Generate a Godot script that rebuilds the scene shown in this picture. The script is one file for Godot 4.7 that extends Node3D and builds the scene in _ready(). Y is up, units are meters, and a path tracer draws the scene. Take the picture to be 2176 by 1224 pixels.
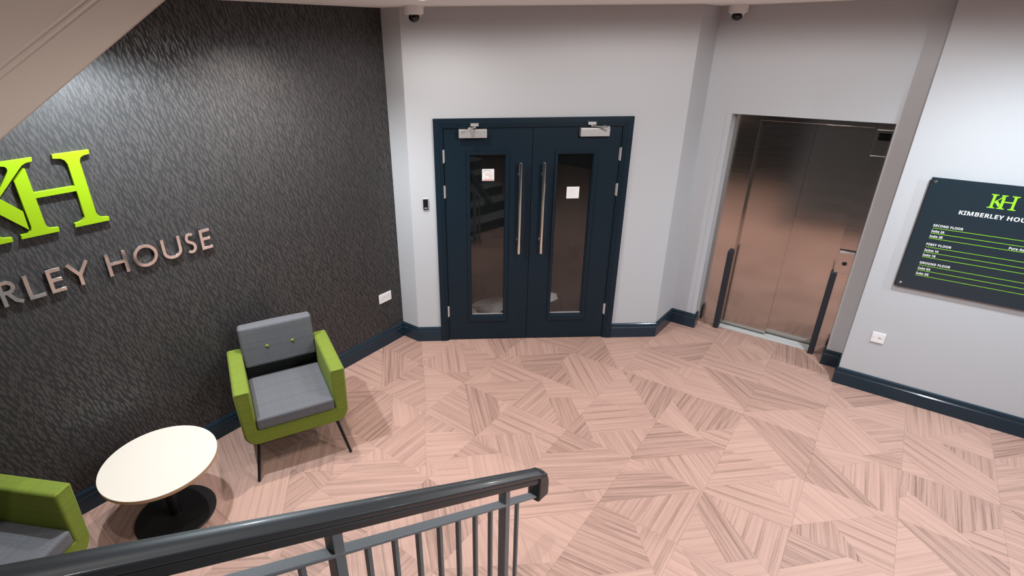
extends Node3D
# A reception lobby seen from a staircase. y up, metres. The floor is laid in half-metre tiles, each inlaid with shards.

const DARK_A := Vector3(-0.61367, 0, -4.671932)
const DARK_X := Vector3(0.639859, 0, -0.768492)
const LIFT_A := Vector3(2.129581, 0, -4.846696)
const LIFT_X := Vector3(0.783576, 0, 0.621295)
const RIGHT_A := Vector3(3.132332, 0, -3.717583)
const RIGHT_X := Vector3(0.782101, 0, 0.623152)
const CORNER_B := Vector3(-0.455107, 0, -4.544143)
const CORNER_C := Vector3(1.858119, 0, -4.544143)
const CEIL := 2.9007
const TILE_O := Vector2(1.839441, -2.931321)
const TILE_V := Vector2(0.31643, -0.387133)
const TILE_W := Vector2(0.387133, 0.31643)

var M := {}
var rng := RandomNumberGenerator.new()
var room := PackedVector2Array()


class Geo:
	var v := PackedVector3Array()
	var n := PackedVector3Array()
	var t := PackedVector2Array()

	func tri(a: Vector3, b: Vector3, c: Vector3, na = null, nb = null, nc = null, ta := Vector2.ZERO, tb := Vector2.ZERO, tc := Vector2.ZERO) -> void:
		# a, b, c run counterclockwise seen from outside
		var f := (b - a).cross(c - a)
		if f.length_squared() < 1e-18:
			return
		f = f.normalized()
		v.append_array([a, c, b])
		n.append_array([f if na == null else na, f if nc == null else nc, f if nb == null else nb])
		t.append_array([ta, tc, tb])

	func quad(a: Vector3, b: Vector3, c: Vector3, d: Vector3, ns = null, ts = null) -> void:
		var u := [Vector2(0, 0), Vector2((b - a).length(), 0), Vector2((b - a).length(), (d - a).length()), Vector2(0, (d - a).length())]
		if ts != null:
			u = ts
		if ns == null:
			tri(a, b, c, null, null, null, u[0], u[1], u[2])
			tri(a, c, d, null, null, null, u[0], u[2], u[3])
		else:
			tri(a, b, c, ns[0], ns[1], ns[2], u[0], u[1], u[2])
			tri(a, c, d, ns[0], ns[2], ns[3], u[0], u[2], u[3])

	func mesh() -> ArrayMesh:
		var arr := []
		arr.resize(Mesh.ARRAY_MAX)
		arr[Mesh.ARRAY_VERTEX] = v
		arr[Mesh.ARRAY_NORMAL] = n
		arr[Mesh.ARRAY_TEX_UV] = t
		var m := ArrayMesh.new()
		m.add_surface_from_arrays(Mesh.PRIMITIVE_TRIANGLES, arr)
		return m

	func moved(x: Transform3D) -> Geo:
		var nb := x.basis.inverse().transposed()
		for i in v.size():
			v[i] = x * v[i]
			n[i] = (nb * n[i]).normalized()
		return self

	func add(g: Geo) -> Geo:
		v.append_array(g.v)
		n.append_array(g.n)
		t.append_array(g.t)
		return self


# ---------------------------------------------------------------- shapes

func xf(x: Vector3, o: Vector3) -> Transform3D:
	return Transform3D(Basis(x, Vector3.UP, x.cross(Vector3.UP)), o)


func box(lo: Vector3, hi: Vector3, g: Geo = null) -> Geo:
	if g == null:
		g = Geo.new()
	var p := func(i: int, j: int, k: int) -> Vector3: return Vector3(hi.x if i else lo.x, hi.y if j else lo.y, hi.z if k else lo.z)
	g.quad(p.call(0, 0, 1), p.call(1, 0, 1), p.call(1, 1, 1), p.call(0, 1, 1))
	g.quad(p.call(1, 0, 0), p.call(0, 0, 0), p.call(0, 1, 0), p.call(1, 1, 0))
	g.quad(p.call(1, 0, 1), p.call(1, 0, 0), p.call(1, 1, 0), p.call(1, 1, 1))
	g.quad(p.call(0, 0, 0), p.call(0, 0, 1), p.call(0, 1, 1), p.call(0, 1, 0))
	g.quad(p.call(0, 1, 1), p.call(1, 1, 1), p.call(1, 1, 0), p.call(0, 1, 0))
	g.quad(p.call(0, 0, 0), p.call(1, 0, 0), p.call(1, 0, 1), p.call(0, 0, 1))
	return g


# a box with rounded edges of radius r; bulge swells the top face by that much at its middle
func rbox(lo: Vector3, hi: Vector3, r: float, seg := 3, bulge := Vector3.ZERO) -> Geo:
	var g := Geo.new()
	var c := (lo + hi) * 0.5
	var h := (hi - lo) * 0.5
	r = minf(r, minf(h.x, minf(h.y, h.z)) * 0.999)
	var flat := 4 if bulge != Vector3.ZERO else 1
	var line := func(e: float) -> Array:
		var l := []
		for k in seg + 1:
			l.append(-e + r - r * tan(PI / 4 * (1.0 - float(k) / seg)))
		for k in range(1, flat):
			l.append(lerpf(-e + r, e - r, float(k) / flat))
		for k in seg + 1:
			l.append(e - r + r * tan(PI / 4 * float(k) / seg))
		return l
	var ax := [line.call(h.x), line.call(h.y), line.call(h.z)]
	var pos := func(p: Vector3) -> Array:
		var q := Vector3(clampf(p.x, -h.x + r, h.x - r), clampf(p.y, -h.y + r, h.y - r), clampf(p.z, -h.z + r, h.z - r))
		var d := (p - q).normalized()
		var w := q + d * r
		var b := Vector3((1 - pow(w.y / h.y, 2)) * (1 - pow(w.z / h.z, 2)) * d.x * bulge.x, (1 - pow(w.x / h.x, 2)) * (1 - pow(w.z / h.z, 2)) * d.y * bulge.y, (1 - pow(w.x / h.x, 2)) * (1 - pow(w.y / h.y, 2)) * d.z * bulge.z)
		return [c + w + b, d]
	for face in 6:
		var a: int = face / 2
		var s := 1.0 if face % 2 else -1.0
		var u: Array = ax[(a + 1) % 3]
		var w: Array = ax[(a + 2) % 3]
		for i in u.size() - 1:
			for j in w.size() - 1:
				var ps := []
				for k in [[0, 0], [1, 0], [1, 1], [0, 1]]:
					var p := Vector3.ZERO
					p[a] = h[a] * s
					p[(a + 1) % 3] = u[i + k[0]]
					p[(a + 2) % 3] = w[j + k[1]]
					ps.append(pos.call(p))
				if s < 0:
					ps.reverse()
				g.quad(ps[0][0], ps[1][0], ps[2][0], ps[3][0], [ps[0][1], ps[1][1], ps[2][1], ps[3][1]])
	return g


# turns a profile of (radius, height) round the y axis
func lathe(prof: Array, seg := 32, smooth := false) -> Geo:
	var g := Geo.new()
	for i in prof.size() - 1:
		var a: Vector2 = prof[i]
		var b: Vector2 = prof[i + 1]
		var nn := Vector2(b.y - a.y, a.x - b.x).normalized()
		for k in seg:
			var p := []
			var ns := []
			for e in [[a, k], [a, k + 1], [b, k + 1], [b, k]]:
				var t: float = TAU * e[1] / seg
				p.append(Vector3(cos(t) * e[0].x, e[0].y, -sin(t) * e[0].x))
				var m := nn
				if smooth:
					m = e[0].normalized() if e[0].length() > 1e-6 else nn
				ns.append(Vector3(cos(t) * m.x, m.y, -sin(t) * m.x))
			g.quad(p[0], p[1], p[2], p[3], ns)
	return g


# a round bar from a to b
func rod(a: Vector3, b: Vector3, ra: float, rb: float, seg := 12) -> Geo:
	var l := a.distance_to(b)
	var e := minf(ra, rb) * 0.25
	var g := lathe([Vector2(0, 0), Vector2(ra - e, 0), Vector2(ra, e), Vector2(rb, l - e), Vector2(rb - e, l), Vector2(0, l)], seg)
	var y := (b - a).normalized()
	var x := y.cross(Vector3(0.31, 0.2, 0.93)).normalized()
	return g.moved(Transform3D(Basis(x, y, x.cross(y)), a))


# profile in the xy plane (counterclockwise), from z0 to z1, its edges bevelled by bev
func extrude(prof: PackedVector2Array, z0: float, z1: float, bev := 0.0, smooth_below := 40.0) -> Geo:
	var g := Geo.new()
	if Geometry2D.is_polygon_clockwise(prof):
		prof.reverse()
	var m := prof.size()
	var en := []
	for i in m:
		var d := (prof[(i + 1) % m] - prof[i]).normalized()
		en.append(Vector2(d.y, -d.x))
	var inset := PackedVector2Array()
	var vn := []
	for i in m:
		var n0: Vector2 = en[(i + m - 1) % m]
		var n1: Vector2 = en[i]
		var k := (n0 + n1).normalized()
		inset.append(prof[i] - k * bev / maxf(0.35, k.dot(n1)))
		vn.append([n0, n1] if n0.dot(n1) < cos(deg_to_rad(smooth_below)) else [k, k])
	var z := func(p: Vector2, zz: float) -> Vector3: return Vector3(p.x, p.y, zz)
	for i in m:
		var j := (i + 1) % m
		var a: Vector2 = vn[i][1]
		var b: Vector2 = vn[j][0]
		var na := Vector3(a.x, a.y, 0)
		var nb := Vector3(b.x, b.y, 0)
		g.quad(z.call(prof[i], z0 + bev), z.call(prof[j], z0 + bev), z.call(prof[j], z1 - bev), z.call(prof[i], z1 - bev), [na, nb, nb, na])
		if bev > 0:
			var f := Vector3(0, 0, 1)
			g.quad(z.call(prof[i], z1 - bev), z.call(prof[j], z1 - bev), z.call(inset[j], z1), z.call(inset[i], z1), [na, nb, f, f])
			g.quad(z.call(inset[i], z0), z.call(inset[j], z0), z.call(prof[j], z0 + bev), z.call(prof[i], z0 + bev), [-f, -f, nb, na])
	var cap := inset if bev > 0 else prof
	var ids := Geometry2D.triangulate_polygon(cap)
	for i in range(0, ids.size(), 3):
		var a := cap[ids[i]]
		var b := cap[ids[i + 1]]
		var c := cap[ids[i + 2]]
		if (b - a).cross(c - a) < 0:
			var q := b
			b = c
			c = q
		g.tri(z.call(a, z1), z.call(b, z1), z.call(c, z1), null, null, null, a, b, c)
		g.tri(z.call(c, z0), z.call(b, z0), z.call(a, z0), null, null, null, c, b, a)
	return g


# the outline of a stroke of width w along points
func stroke(pts: Array, w: float) -> PackedVector2Array:
	var l := PackedVector2Array()
	var r := PackedVector2Array()
	var m := pts.size()
	for i in m:
		var a: Vector2 = pts[maxi(i - 1, 0)]
		var b: Vector2 = pts[i]
		var c: Vector2 = pts[mini(i + 1, m - 1)]
		var d0 := (b - a).normalized() if i > 0 else (c - b).normalized()
		var d1 := (c - b).normalized() if i < m - 1 else d0
		var n0 := Vector2(-d0.y, d0.x)
		var k := (n0 + Vector2(-d1.y, d1.x)).normalized()
		var e := k * w * 0.5 / maxf(0.4, k.dot(n0))
		l.append(b + e)
		r.append(b - e)
	r.reverse()
	l.append_array(r)
	return l


func arc(c: Vector2, rx: float, ry: float, a0: float, a1: float, seg := 16) -> Array:
	var l := []
	for i in seg + 1:
		var a := deg_to_rad(lerpf(a0, a1, float(i) / seg))
		l.append(c + Vector2(cos(a) * rx, sin(a) * ry))
	return l


# sweeps a profile of (out from the wall, height) along a line on the plan, its joints mitred; one Geo per stretch
func skirting(line: Array, prof: Array) -> Array:
	var outs := []
	for i in line.size():
		var d0: Vector2 = (line[i] - line[maxi(i - 1, 0)]).normalized() if i > 0 else (line[1] - line[0]).normalized()
		var d1: Vector2 = (line[i + 1] - line[i]).normalized() if i < line.size() - 1 else d0
		var n0 := Vector2(-d0.y, d0.x)
		var k := (n0 + Vector2(-d1.y, d1.x)).normalized()
		outs.append(k / k.dot(n0))
	var made := []
	for i in line.size() - 1:
		var g := Geo.new()
		var at := func(j: int, q: Vector2) -> Vector3:
			var p: Vector2 = line[j] + outs[j] * q.x
			return Vector3(p.x, q.y, p.y)
		for k in prof.size() - 1:
			g.quad(at.call(i, prof[k]), at.call(i + 1, prof[k]), at.call(i + 1, prof[k + 1]), at.call(i, prof[k + 1]))
		for e in [i, i + 1]:
			for k in range(1, prof.size() - 1):
				if e == i:
					g.tri(at.call(e, prof[0]), at.call(e, prof[k + 1]), at.call(e, prof[k]))
				else:
					g.tri(at.call(e, prof[0]), at.call(e, prof[k]), at.call(e, prof[k + 1]))
		made.append(g)
	return made


# ---------------------------------------------------------------- the tree of objects

func named(called: String, parent: Node) -> String:
	if not parent.has_node(called):
		return called
	var k := 1
	while parent.has_node("%s_%03d" % [called, k]):
		k += 1
	return "%s_%03d" % [called, k]


func part(called: String, g, m: Material, parent: Node) -> MeshInstance3D:
	var o := MeshInstance3D.new()
	o.name = named(called, parent)
	o.mesh = g.mesh() if g is Geo else g
	o.material_override = m
	parent.add_child(o)
	return o


func tag(o: Node, label: String, category := "", group := "", kind := "") -> Node:
	o.set_meta("label", label)
	if category:
		o.set_meta("category", category)
	if group:
		o.set_meta("group", group)
	if kind:
		o.set_meta("kind", kind)
	return o


func thing(called: String, label: String, category: String, x := Transform3D(), group := "", kind := "") -> Node3D:
	var o := Node3D.new()
	o.name = named(called, self)
	add_child(o)
	o.transform = x
	tag(o, label, category, group, kind)
	return o


func whole(called: String, g, m: Material, label: String, category: String, x := Transform3D(), group := "", kind := "") -> MeshInstance3D:
	var o := part(called, g, m, self)
	o.transform = x
	tag(o, label, category, group, kind)
	return o


# ---------------------------------------------------------------- materials

func srgb(r: float, g: float, b: float) -> Color:
	return Color(r / 255.0, g / 255.0, b / 255.0)


func plain(c: Color, rough := 0.6, metal := 0.0) -> StandardMaterial3D:
	var m := StandardMaterial3D.new()
	m.albedo_color = c
	m.roughness = rough
	m.metallic = metal
	return m


func picture(w: int, h: int, shade: Callable) -> ImageTexture:
	var data := PackedByteArray()
	data.resize(w * h * 3)
	var i := 0
	for y in h:
		for x in w:
			var c: Color = shade.call(x, y)
			data[i] = int(clampf(c.r, 0, 1) * 255)
			data[i + 1] = int(clampf(c.g, 0, 1) * 255)
			data[i + 2] = int(clampf(c.b, 0, 1) * 255)
			i += 3
	return ImageTexture.create_from_image(Image.create_from_data(w, h, false, Image.FORMAT_RGB8, data))


func noise(sd: int, f: float, oct := 1) -> FastNoiseLite:
	var q := FastNoiseLite.new()
	q.seed = sd
	q.frequency = f
	q.noise_type = FastNoiseLite.TYPE_SIMPLEX_SMOOTH
	q.fractal_type = FastNoiseLite.FRACTAL_FBM if oct > 1 else FastNoiseLite.FRACTAL_NONE
	q.fractal_octaves = oct
	return q


func triplanar(m: StandardMaterial3D, scale: float) -> StandardMaterial3D:
	m.uv1_triplanar = true
	m.uv1_scale = Vector3.ONE * scale
	return m


# streaky veneer: light ground with thin dark lines along u
func veneer(sd: int, dark: float, many: float) -> ImageTexture:
	var fine := noise(sd, 1.0)
	var broad := noise(sd + 50, 1.0)
	var light := srgb(196, 157, 142)
	var deep := srgb(116, 88, 77)
	return picture(640, 800, func(x: int, y: int) -> Color:
		var a := fine.get_noise_2d(x * 0.0020, y * 0.20)
		var b := fine.get_noise_2d(x * 0.0028 + 90.0, y * 0.52)
		var c := broad.get_noise_2d(x * 0.0012, y * 0.035)
		var d := broad.get_noise_2d(x * 0.02 + 40.0, y * 0.5)
		var line := clampf((a * 0.8 + b * 0.6 + c * 0.45 + d * 0.22 - many) * 1.5, 0.0, 1.0)
		var pale := clampf((b - 0.3) * 0.6, 0.0, 0.3)
		var mist := 0.15 * dark + 0.08 * c
		return light.lerp(deep, clampf(line * (0.27 + 0.33 * dark) + mist, 0.0, 1.0)).lerp(srgb(207, 171, 153), pale))


# wallpaper: slanted pearly flecks on charcoal; returns [albedo, roughness]
func wallpaper() -> Array:
	var n := 1024
	var f := PackedFloat32Array()
	f.resize(n * n)
	rng.seed = 41
	# leaning lozenges on a jittered grid, then long thin threads across them
	for k in 48 * 22 + 420:
		var thin := k >= 48 * 22
		var a := deg_to_rad(rng.randf_range(106, 113) if thin else rng.randf_range(73, 80))
		var d := Vector2(cos(a), -sin(a))
		var l := rng.randf_range(70, 170) if thin else rng.randf_range(36, 76)
		var w := rng.randf_range(2.0, 4.5) if thin else rng.randf_range(8.0, 14.0)
		var p := Vector2(rng.randf() * n, rng.randf() * n)
		if not thin:
			var col := k % 48
			p = Vector2(col * n / 48.0 + rng.randf_range(-8, 8), (k / 48) * n / 22.0 + (22.0 if col % 2 else 0.0) + rng.randf_range(-8, 8))
		var amp := 0.0 if (thin and k % 2) else rng.randf_range(0.75, 1.0)
		var wob := rng.randf() * 9.0
		for s in int(l):
			var u := s / l
			var ww := w * (sin(PI * clampf(u * 1.15, 0, 1)) * 0.65 + 0.35) + sin(s * 0.5 + wob) * 1.2
			var q := p + d * s
			for t in range(-int(ww * 0.5), int(ww * 0.5) + 1):
				f[(posmod(int(q.y), n)) * n + posmod(int(q.x) + t, n)] = amp
	var lo := srgb(37, 36, 36)
	var hi := srgb(72, 68, 67)
	var alb := picture(n, n, func(x: int, y: int) -> Color: return lo.lerp(hi, f[y * n + x]))
	var ro := picture(n, n, func(x: int, y: int) -> Color: return Color.WHITE * lerpf(0.64, 0.30, f[y * n + x]))
	return [alb, ro]


func make_materials() -> void:
	M.wall = triplanar(plain(srgb(188, 189, 192), 0.75), 1.0)
	var grit := NoiseTexture2D.new()
	grit.noise = noise(5, 0.08, 3)
	grit.seamless = true
	grit.width = 256
	grit.height = 256
	M.wall.heightmap_enabled = true
	M.wall.heightmap_texture = grit
	M.wall.heightmap_scale = 0.012
	M.charcoal = plain(srgb(54, 52, 52), 0.8)
	M.ceiling = plain(srgb(250, 248, 246), 0.8)
	M.taupe = plain(srgb(206, 187, 174), 0.7)
	M.navy = plain(srgb(18, 34, 45), 0.4)
	M.navy.metallic_specular = 0.35
	M.navy_gloss = plain(srgb(32, 48, 60), 0.24)
	M.navy_gloss.clearcoat_enabled = true
	M.navy_gloss.metallic_specular = 0.3
	M.navy_gloss.clearcoat = 0.25
	M.navy_gloss.clearcoat_roughness = 0.12
	M.rail_navy = plain(srgb(33, 38, 43), 0.46)
	M.rail_navy.clearcoat_enabled = true
	M.rail_navy.clearcoat = 0.1
	M.rail_navy.clearcoat_roughness = 0.1
	M.steel = plain(srgb(196, 190, 184), 0.3, 1.0)
	M.chrome = plain(srgb(242, 240, 238), 0.08, 1.0)
	M.silver = plain(srgb(205, 202, 200), 0.35, 0.55)
	M.white = plain(srgb(236, 234, 234), 0.35)
	M.off_white = plain(srgb(214, 212, 212), 0.4)
	M.black = plain(srgb(18, 18, 20), 0.35)
	M.black_matt = plain(srgb(22, 21, 22), 0.6)
	M.black_glass = plain(srgb(8, 9, 11), 0.08)
	M.rubber = plain(srgb(30, 36, 44), 0.5)
	M.rail_grey = plain(srgb(116, 119, 122), 0.45)
	M.lime = plain(srgb(131, 161, 0), 0.4)
	M.lime_print = plain(srgb(150, 226, 40), 0.5)
	M.lime_side = plain(srgb(150, 200, 10), 0.4)
	M.board = plain(srgb(36, 48, 56), 0.22)
	M.print_white = plain(srgb(240, 240, 240), 0.5)
	M.table_top = plain(srgb(226, 216, 203), 0.35)
	M.ply = plain(srgb(186, 150, 116), 0.5)
	M.carpet = plain(srgb(34, 35, 38), 0.9)
	M.nosing = plain(srgb(128, 126, 124), 0.5)
	M.sill = plain(srgb(204, 204, 202), 0.5)
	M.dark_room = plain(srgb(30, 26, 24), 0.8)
	M.paper = plain(srgb(238, 234, 230), 0.7)
	M.paper_red = plain(srgb(206, 70, 66), 0.7)
	M.paper_grey = plain(srgb(150, 140, 142), 0.7)
	M.pink_chrome = M.chrome
	M.hole = plain(srgb(40, 36, 36), 0.7)
	M.lens = plain(srgb(255, 250, 240), 0.5)
	M.lens.emission_enabled = true
	M.lens.emission = Color(1, 0.96, 0.9)
	M.lens.emission_energy_multiplier = 4.0
	M.glass = plain(Color(0.3, 0.32, 0.32, 0.04), 0.02)
	M.glass.transparency = BaseMaterial3D.TRANSPARENCY_ALPHA
	# brushed lift steel: fine horizontal scratches
	M.lift = plain(srgb(190, 182, 176), 0.17, 1.0)
	M.lift.anisotropy_enabled = true
	M.lift.anisotropy = 0.35
	var br := noise(77, 1.0)
	M.lift.roughness_texture = picture(256, 256, func(x: int, y: int) -> Color: return Color.WHITE * (0.85 + 0.15 * br.get_noise_2d(x * 0.01, y * 0.7)))
	# woven upholstery
	rng.seed = 9
	var th := []
	for i in 512:
		th.append(rng.randf())
	var fz := noise(12, 0.25)
	var cloth := picture(256, 256, func(x: int, y: int) -> Color:
		var a: float = th[(y / 2) % 128 + 128 * ((x / 9 + y) % 2)]
		var b: float = th[256 + (x / 2) % 128]
		return Color.WHITE * (0.72 + 0.16 * a + 0.08 * b + 0.12 * fz.get_noise_2d(x * 0.35, y * 2.0)))
	for k in [["grey_cloth", srgb(117, 117, 122)], ["green_cloth", srgb(135, 153, 46)]]:
		var m := triplanar(plain(k[1], 0.85), 5.0)
		m.albedo_texture = cloth
		m.heightmap_enabled = true
		m.heightmap_texture = cloth
		m.heightmap_scale = 0.06
		m.rim_enabled = true
		m.rim = 0.25
		m.rim_tint = 0.6
		M[k[0]] = m
	var wp := wallpaper()
	M.paper_wall = plain(Color.WHITE, 1.0)
	M.paper_wall.albedo_texture = wp[0]
	M.paper_wall.roughness_texture = wp[1]
	M.paper_wall.heightmap_enabled = true
	M.paper_wall.heightmap_texture = wp[0]
	M.paper_wall.heightmap_scale = 0.12
	M.paper_wall.uv1_scale = Vector3(1.02, 1.02, 1.02)
	for k in 6:
		var m := plain(Color.WHITE, 0.5)
		m.albedo_texture = veneer(100 + k, [0.1, 0.5, 1.0][k / 2], [0.22, 0.12, 0.02][k / 2])
		M["veneer%d" % k] = m
	M.tile_back = plain(srgb(196, 160, 142), 0.6)
	M.floor_base = plain(srgb(180, 146, 130), 0.6)


# ---------------------------------------------------------------- scene

func _ready() -> void:
	# camera: level eye on the stairs, 2.67 m above the lobby floor, looking down 25 degrees; the lens is shifted a little to one side
	var cam := Camera3D.new()
	cam.name = "camera"
	cam.projection = Camera3D.PROJECTION_FRUSTUM
	cam.near = 0.05
	cam.far = 60.0
	cam.size = 0.05 * 1224.0 / 1133.382
	cam.frustum_offset = Vector2(81.375 / 1133.382 * 0.05, 0)
	add_child(cam)
	cam.transform = Transform3D(Basis(Vector3(0.999684, -0.009699, 0.023177), Vector3(0.018552, 0.907061, -0.42059), Vector3(-0.016944, 0.420887, 0.906955)).orthonormalized(), Vector3(0, 2.66513, 0))
	cam.current = true

	var env := Environment.new()
	env.background_mode = Environment.BG_COLOR
	env.background_color = Color.BLACK
	env.ambient_light_source = Environment.AMBIENT_SOURCE_DISABLED
	env.tonemap_mode = Environment.TONE_MAPPER_LINEAR
	env.tonemap_exposure = 1.07
	env.sdfgi_enabled = true
	env.ssao_enabled = true
	env.ssil_enabled = true
	var we := WorldEnvironment.new()
	we.name = "world_environment"
	we.environment = env
	add_child(we)

	make_materials()
	make_shell()
	make_floor()
	make_door()
	make_lift()
	make_stairs()
	make_lights()
	make_seating()
	make_lettering()
	make_directory()
	make_fittings()


func on_dark(a: float, h: float, d := 0.0) -> Vector3:
	return DARK_A + DARK_X * a + Vector3.UP * h + DARK_X.cross(Vector3.UP) * d


func flat2(p: Vector3) -> Vector2:
	return Vector2(p.x, p.z)


# a wall slab in its own frame: x along, y up, its face at z = 0
func wall(called: String, label: String, at: Transform3D, length: float, holes: Array, m: Material, x0 := 0.0, top := CEIL, thick := 0.16, y0 := -0.02) -> MeshInstance3D:
	var g := Geo.new()
	if holes.is_empty():
		box(Vector3(x0, y0, -thick), Vector3(length, top, 0), g)
	else:
		var h: Array = holes[0]   # x0, x1, top of the opening
		box(Vector3(x0, y0, -thick), Vector3(h[0], top, 0), g)
		box(Vector3(h[1], y0, -thick), Vector3(length, top, 0), g)
		box(Vector3(h[0], h[2], -thick), Vector3(h[1], top, 0), g)
	return whole(called, g, m, label, "wall", at, "", "structure")


func make_shell() -> void:
	var dn := DARK_X.cross(Vector3.UP)
	var L1 := on_dark(-6.3, 0)
	var L2 := L1 + dn * 7.5
	var R1 := RIGHT_A + RIGHT_X * 4.0
	var E1 := LIFT_A + LIFT_X * 1.487
	room = PackedVector2Array([flat2(L1), flat2(DARK_A), flat2(CORNER_B), flat2(CORNER_C), flat2(LIFT_A), flat2(E1), flat2(RIGHT_A), flat2(R1), flat2(L2)])
	# the papered wall, up through the stairwell
	var pw := Geo.new()
	box(Vector3(-6.3, -0.02, -0.16), Vector3(0, CEIL, 0), pw)
	whole("wall_left", pw, M.paper_wall, "charcoal textured wallpaper feature wall behind the armchairs", "wall", xf(DARK_X, DARK_A), "", "structure")
	wall("wall_corner", "narrow angled plaster strip between the papered wall and the door wall", xf((CORNER_B - DARK_A).normalized(), DARK_A), DARK_A.distance_to(CORNER_B), [], M.wall)
	wall("wall_back", "pale grey plaster wall around the navy double doors", xf(Vector3.RIGHT, Vector3(0, 0, CORNER_B.z)), CORNER_C.x, [[-0.19, 1.375, 2.045]], M.wall, CORNER_B.x)
	wall("wall_return", "short angled plaster wall between the double doors and the lift", xf((LIFT_A - CORNER_C).normalized(), CORNER_C), CORNER_C.distance_to(LIFT_A), [], M.wall)
	wall("wall_lift", "grey plaster wall around the lift entrance", xf(LIFT_X, LIFT_A), 1.487, [[0.2302, 1.3682, 2.0777]], M.wall, 0.0, CEIL, 0.42)
	whole("trim_2", rbox(Vector3(0.188, 0.149, -0.002), Vector3(0.2305, 2.0777, 0.0022), 0.0012, 1), M.wall, "thin white plaster bead up the left edge of the lift opening", "corner bead", xf(LIFT_X, LIFT_A), "", "structure")
	# the stub that carries the wall on the right forward of the lift wall
	var rn := RIGHT_X.cross(Vector3.UP)
	wall("wall_right", "pale blue grey plaster wall carrying the directory board", xf(RIGHT_X, RIGHT_A), 4.05, [], M.wall, 0.0, CEIL, 0.27)
	wall("wall_side", "plain charcoal wall closing the lobby behind the stairs", xf((L2 - R1).normalized(), R1), R1.distance_to(L2), [], M.charcoal, -0.1, 5.4)
	wall("wall_front", "plain charcoal wall behind the half landing", xf((L1 - L2).normalized(), L2), L2.distance_to(L1), [], M.charcoal, -0.1, 5.4)
	# ceiling with the stairwell cut out of it
	var hole := PackedVector2Array()
	for q in [[-1.95, -0.2], [-1.95, 3.75], [-6.3, 3.75], [-6.3, -0.2]]:
		hole.append(flat2(on_dark(q[0], 0, q[1])))
	var cg := Geo.new()
	for pl in Geometry2D.clip_polygons(Geometry2D.offset_polygon(room, 0.1)[0], hole):
		cg.add(extrude(pl, CEIL, CEIL + 0.26).moved(Transform3D(Basis(Vector3.RIGHT, Vector3.BACK, Vector3.DOWN), Vector3(0, CEIL * 2 + 0.26, 0))))
	whole("ceiling", cg, M.ceiling, "flat white plaster ceiling over the lobby", "ceiling", Transform3D(), "", "structure")
	# the stairwell above the ceiling
	var ug := Geo.new()
	box(Vector3(-6.3, CEIL, -0.16), Vector3(-1.9, 5.4, 0), ug)
	box(Vector3(-1.95, CEIL + 0.1, -0.16), Vector3(-1.83, 5.4, 3.9), ug)
	box(Vector3(-6.4, CEIL + 0.1, 3.75), Vector3(-1.83, 5.4, 3.9), ug)
	box(Vector3(-6.4, 5.4, -0.16), Vector3(-1.8, 5.5, 3.9), ug)
	whole("wall_stairwell", ug, M.wall, "grey stairwell walls rising above the lobby ceiling", "wall", xf(DARK_X, DARK_A), "", "structure")
	# skirting boards
	var pr := [Vector2(0, 0), Vector2(0.018, 0), Vector2(0.018, 0.104), Vector2(0.015, 0.108), Vector2(0.012, 0.112), Vector2(0.0125, 0.118), Vector2(0.0145, 0.124), Vector2(0.0145, 0.132), Vector2(0.011, 0.141), Vector2(0.006, 0.1465), Vector2(0.004, 0.1495), Vector2(0, 0.1495)]
	var ln := LIFT_X.cross(Vector3.UP)
	var A1 := flat2(CORNER_B) + Vector2(0.2185, 0)
	var runs := [
		[[flat2(L1), flat2(DARK_A), flat2(CORNER_B), A1], ["baseboard_left", "baseboard_corner", "baseboard_back"], ["navy gloss skirting along the papered wall", "navy gloss skirting on the angled strip left of the doors", "short navy gloss skirting left of the door frame"]],
		[[Vector2(1.423, CORNER_C.z), flat2(CORNER_C), flat2(LIFT_A), flat2(LIFT_A + LIFT_X * 0.2302), flat2(LIFT_A + LIFT_X * 0.2302 - ln * 0.09)], ["baseboard_back", "baseboard_return", "baseboard_lift", "baseboard_lift"], ["navy gloss skirting right of the door frame", "navy gloss skirting on the angled wall before the lift", "navy gloss skirting left of the lift opening", "stub of navy skirting turning into the left lift reveal"]],
		[[flat2(LIFT_A + LIFT_X * 1.3682 - ln * 0.09), flat2(LIFT_A + LIFT_X * 1.3682), flat2(E1), flat2(RIGHT_A), flat2(R1)], ["baseboard_lift", "baseboard_lift", "baseboard_right", "baseboard_right"], ["stub of navy skirting turning into the right lift reveal", "navy gloss skirting between the lift and the right wall", "navy skirting on the end of the right wall", "long navy gloss skirting under the directory board"]]]
	for r in runs:
		var gs := skirting(r[0], pr)
		for i in gs.size():
			whole(r[1][i], gs[i], M.navy_gloss, r[2][i], "skirting", Transform3D(), "", "structure")


# ---------------------------------------------------------------- floor

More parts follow.
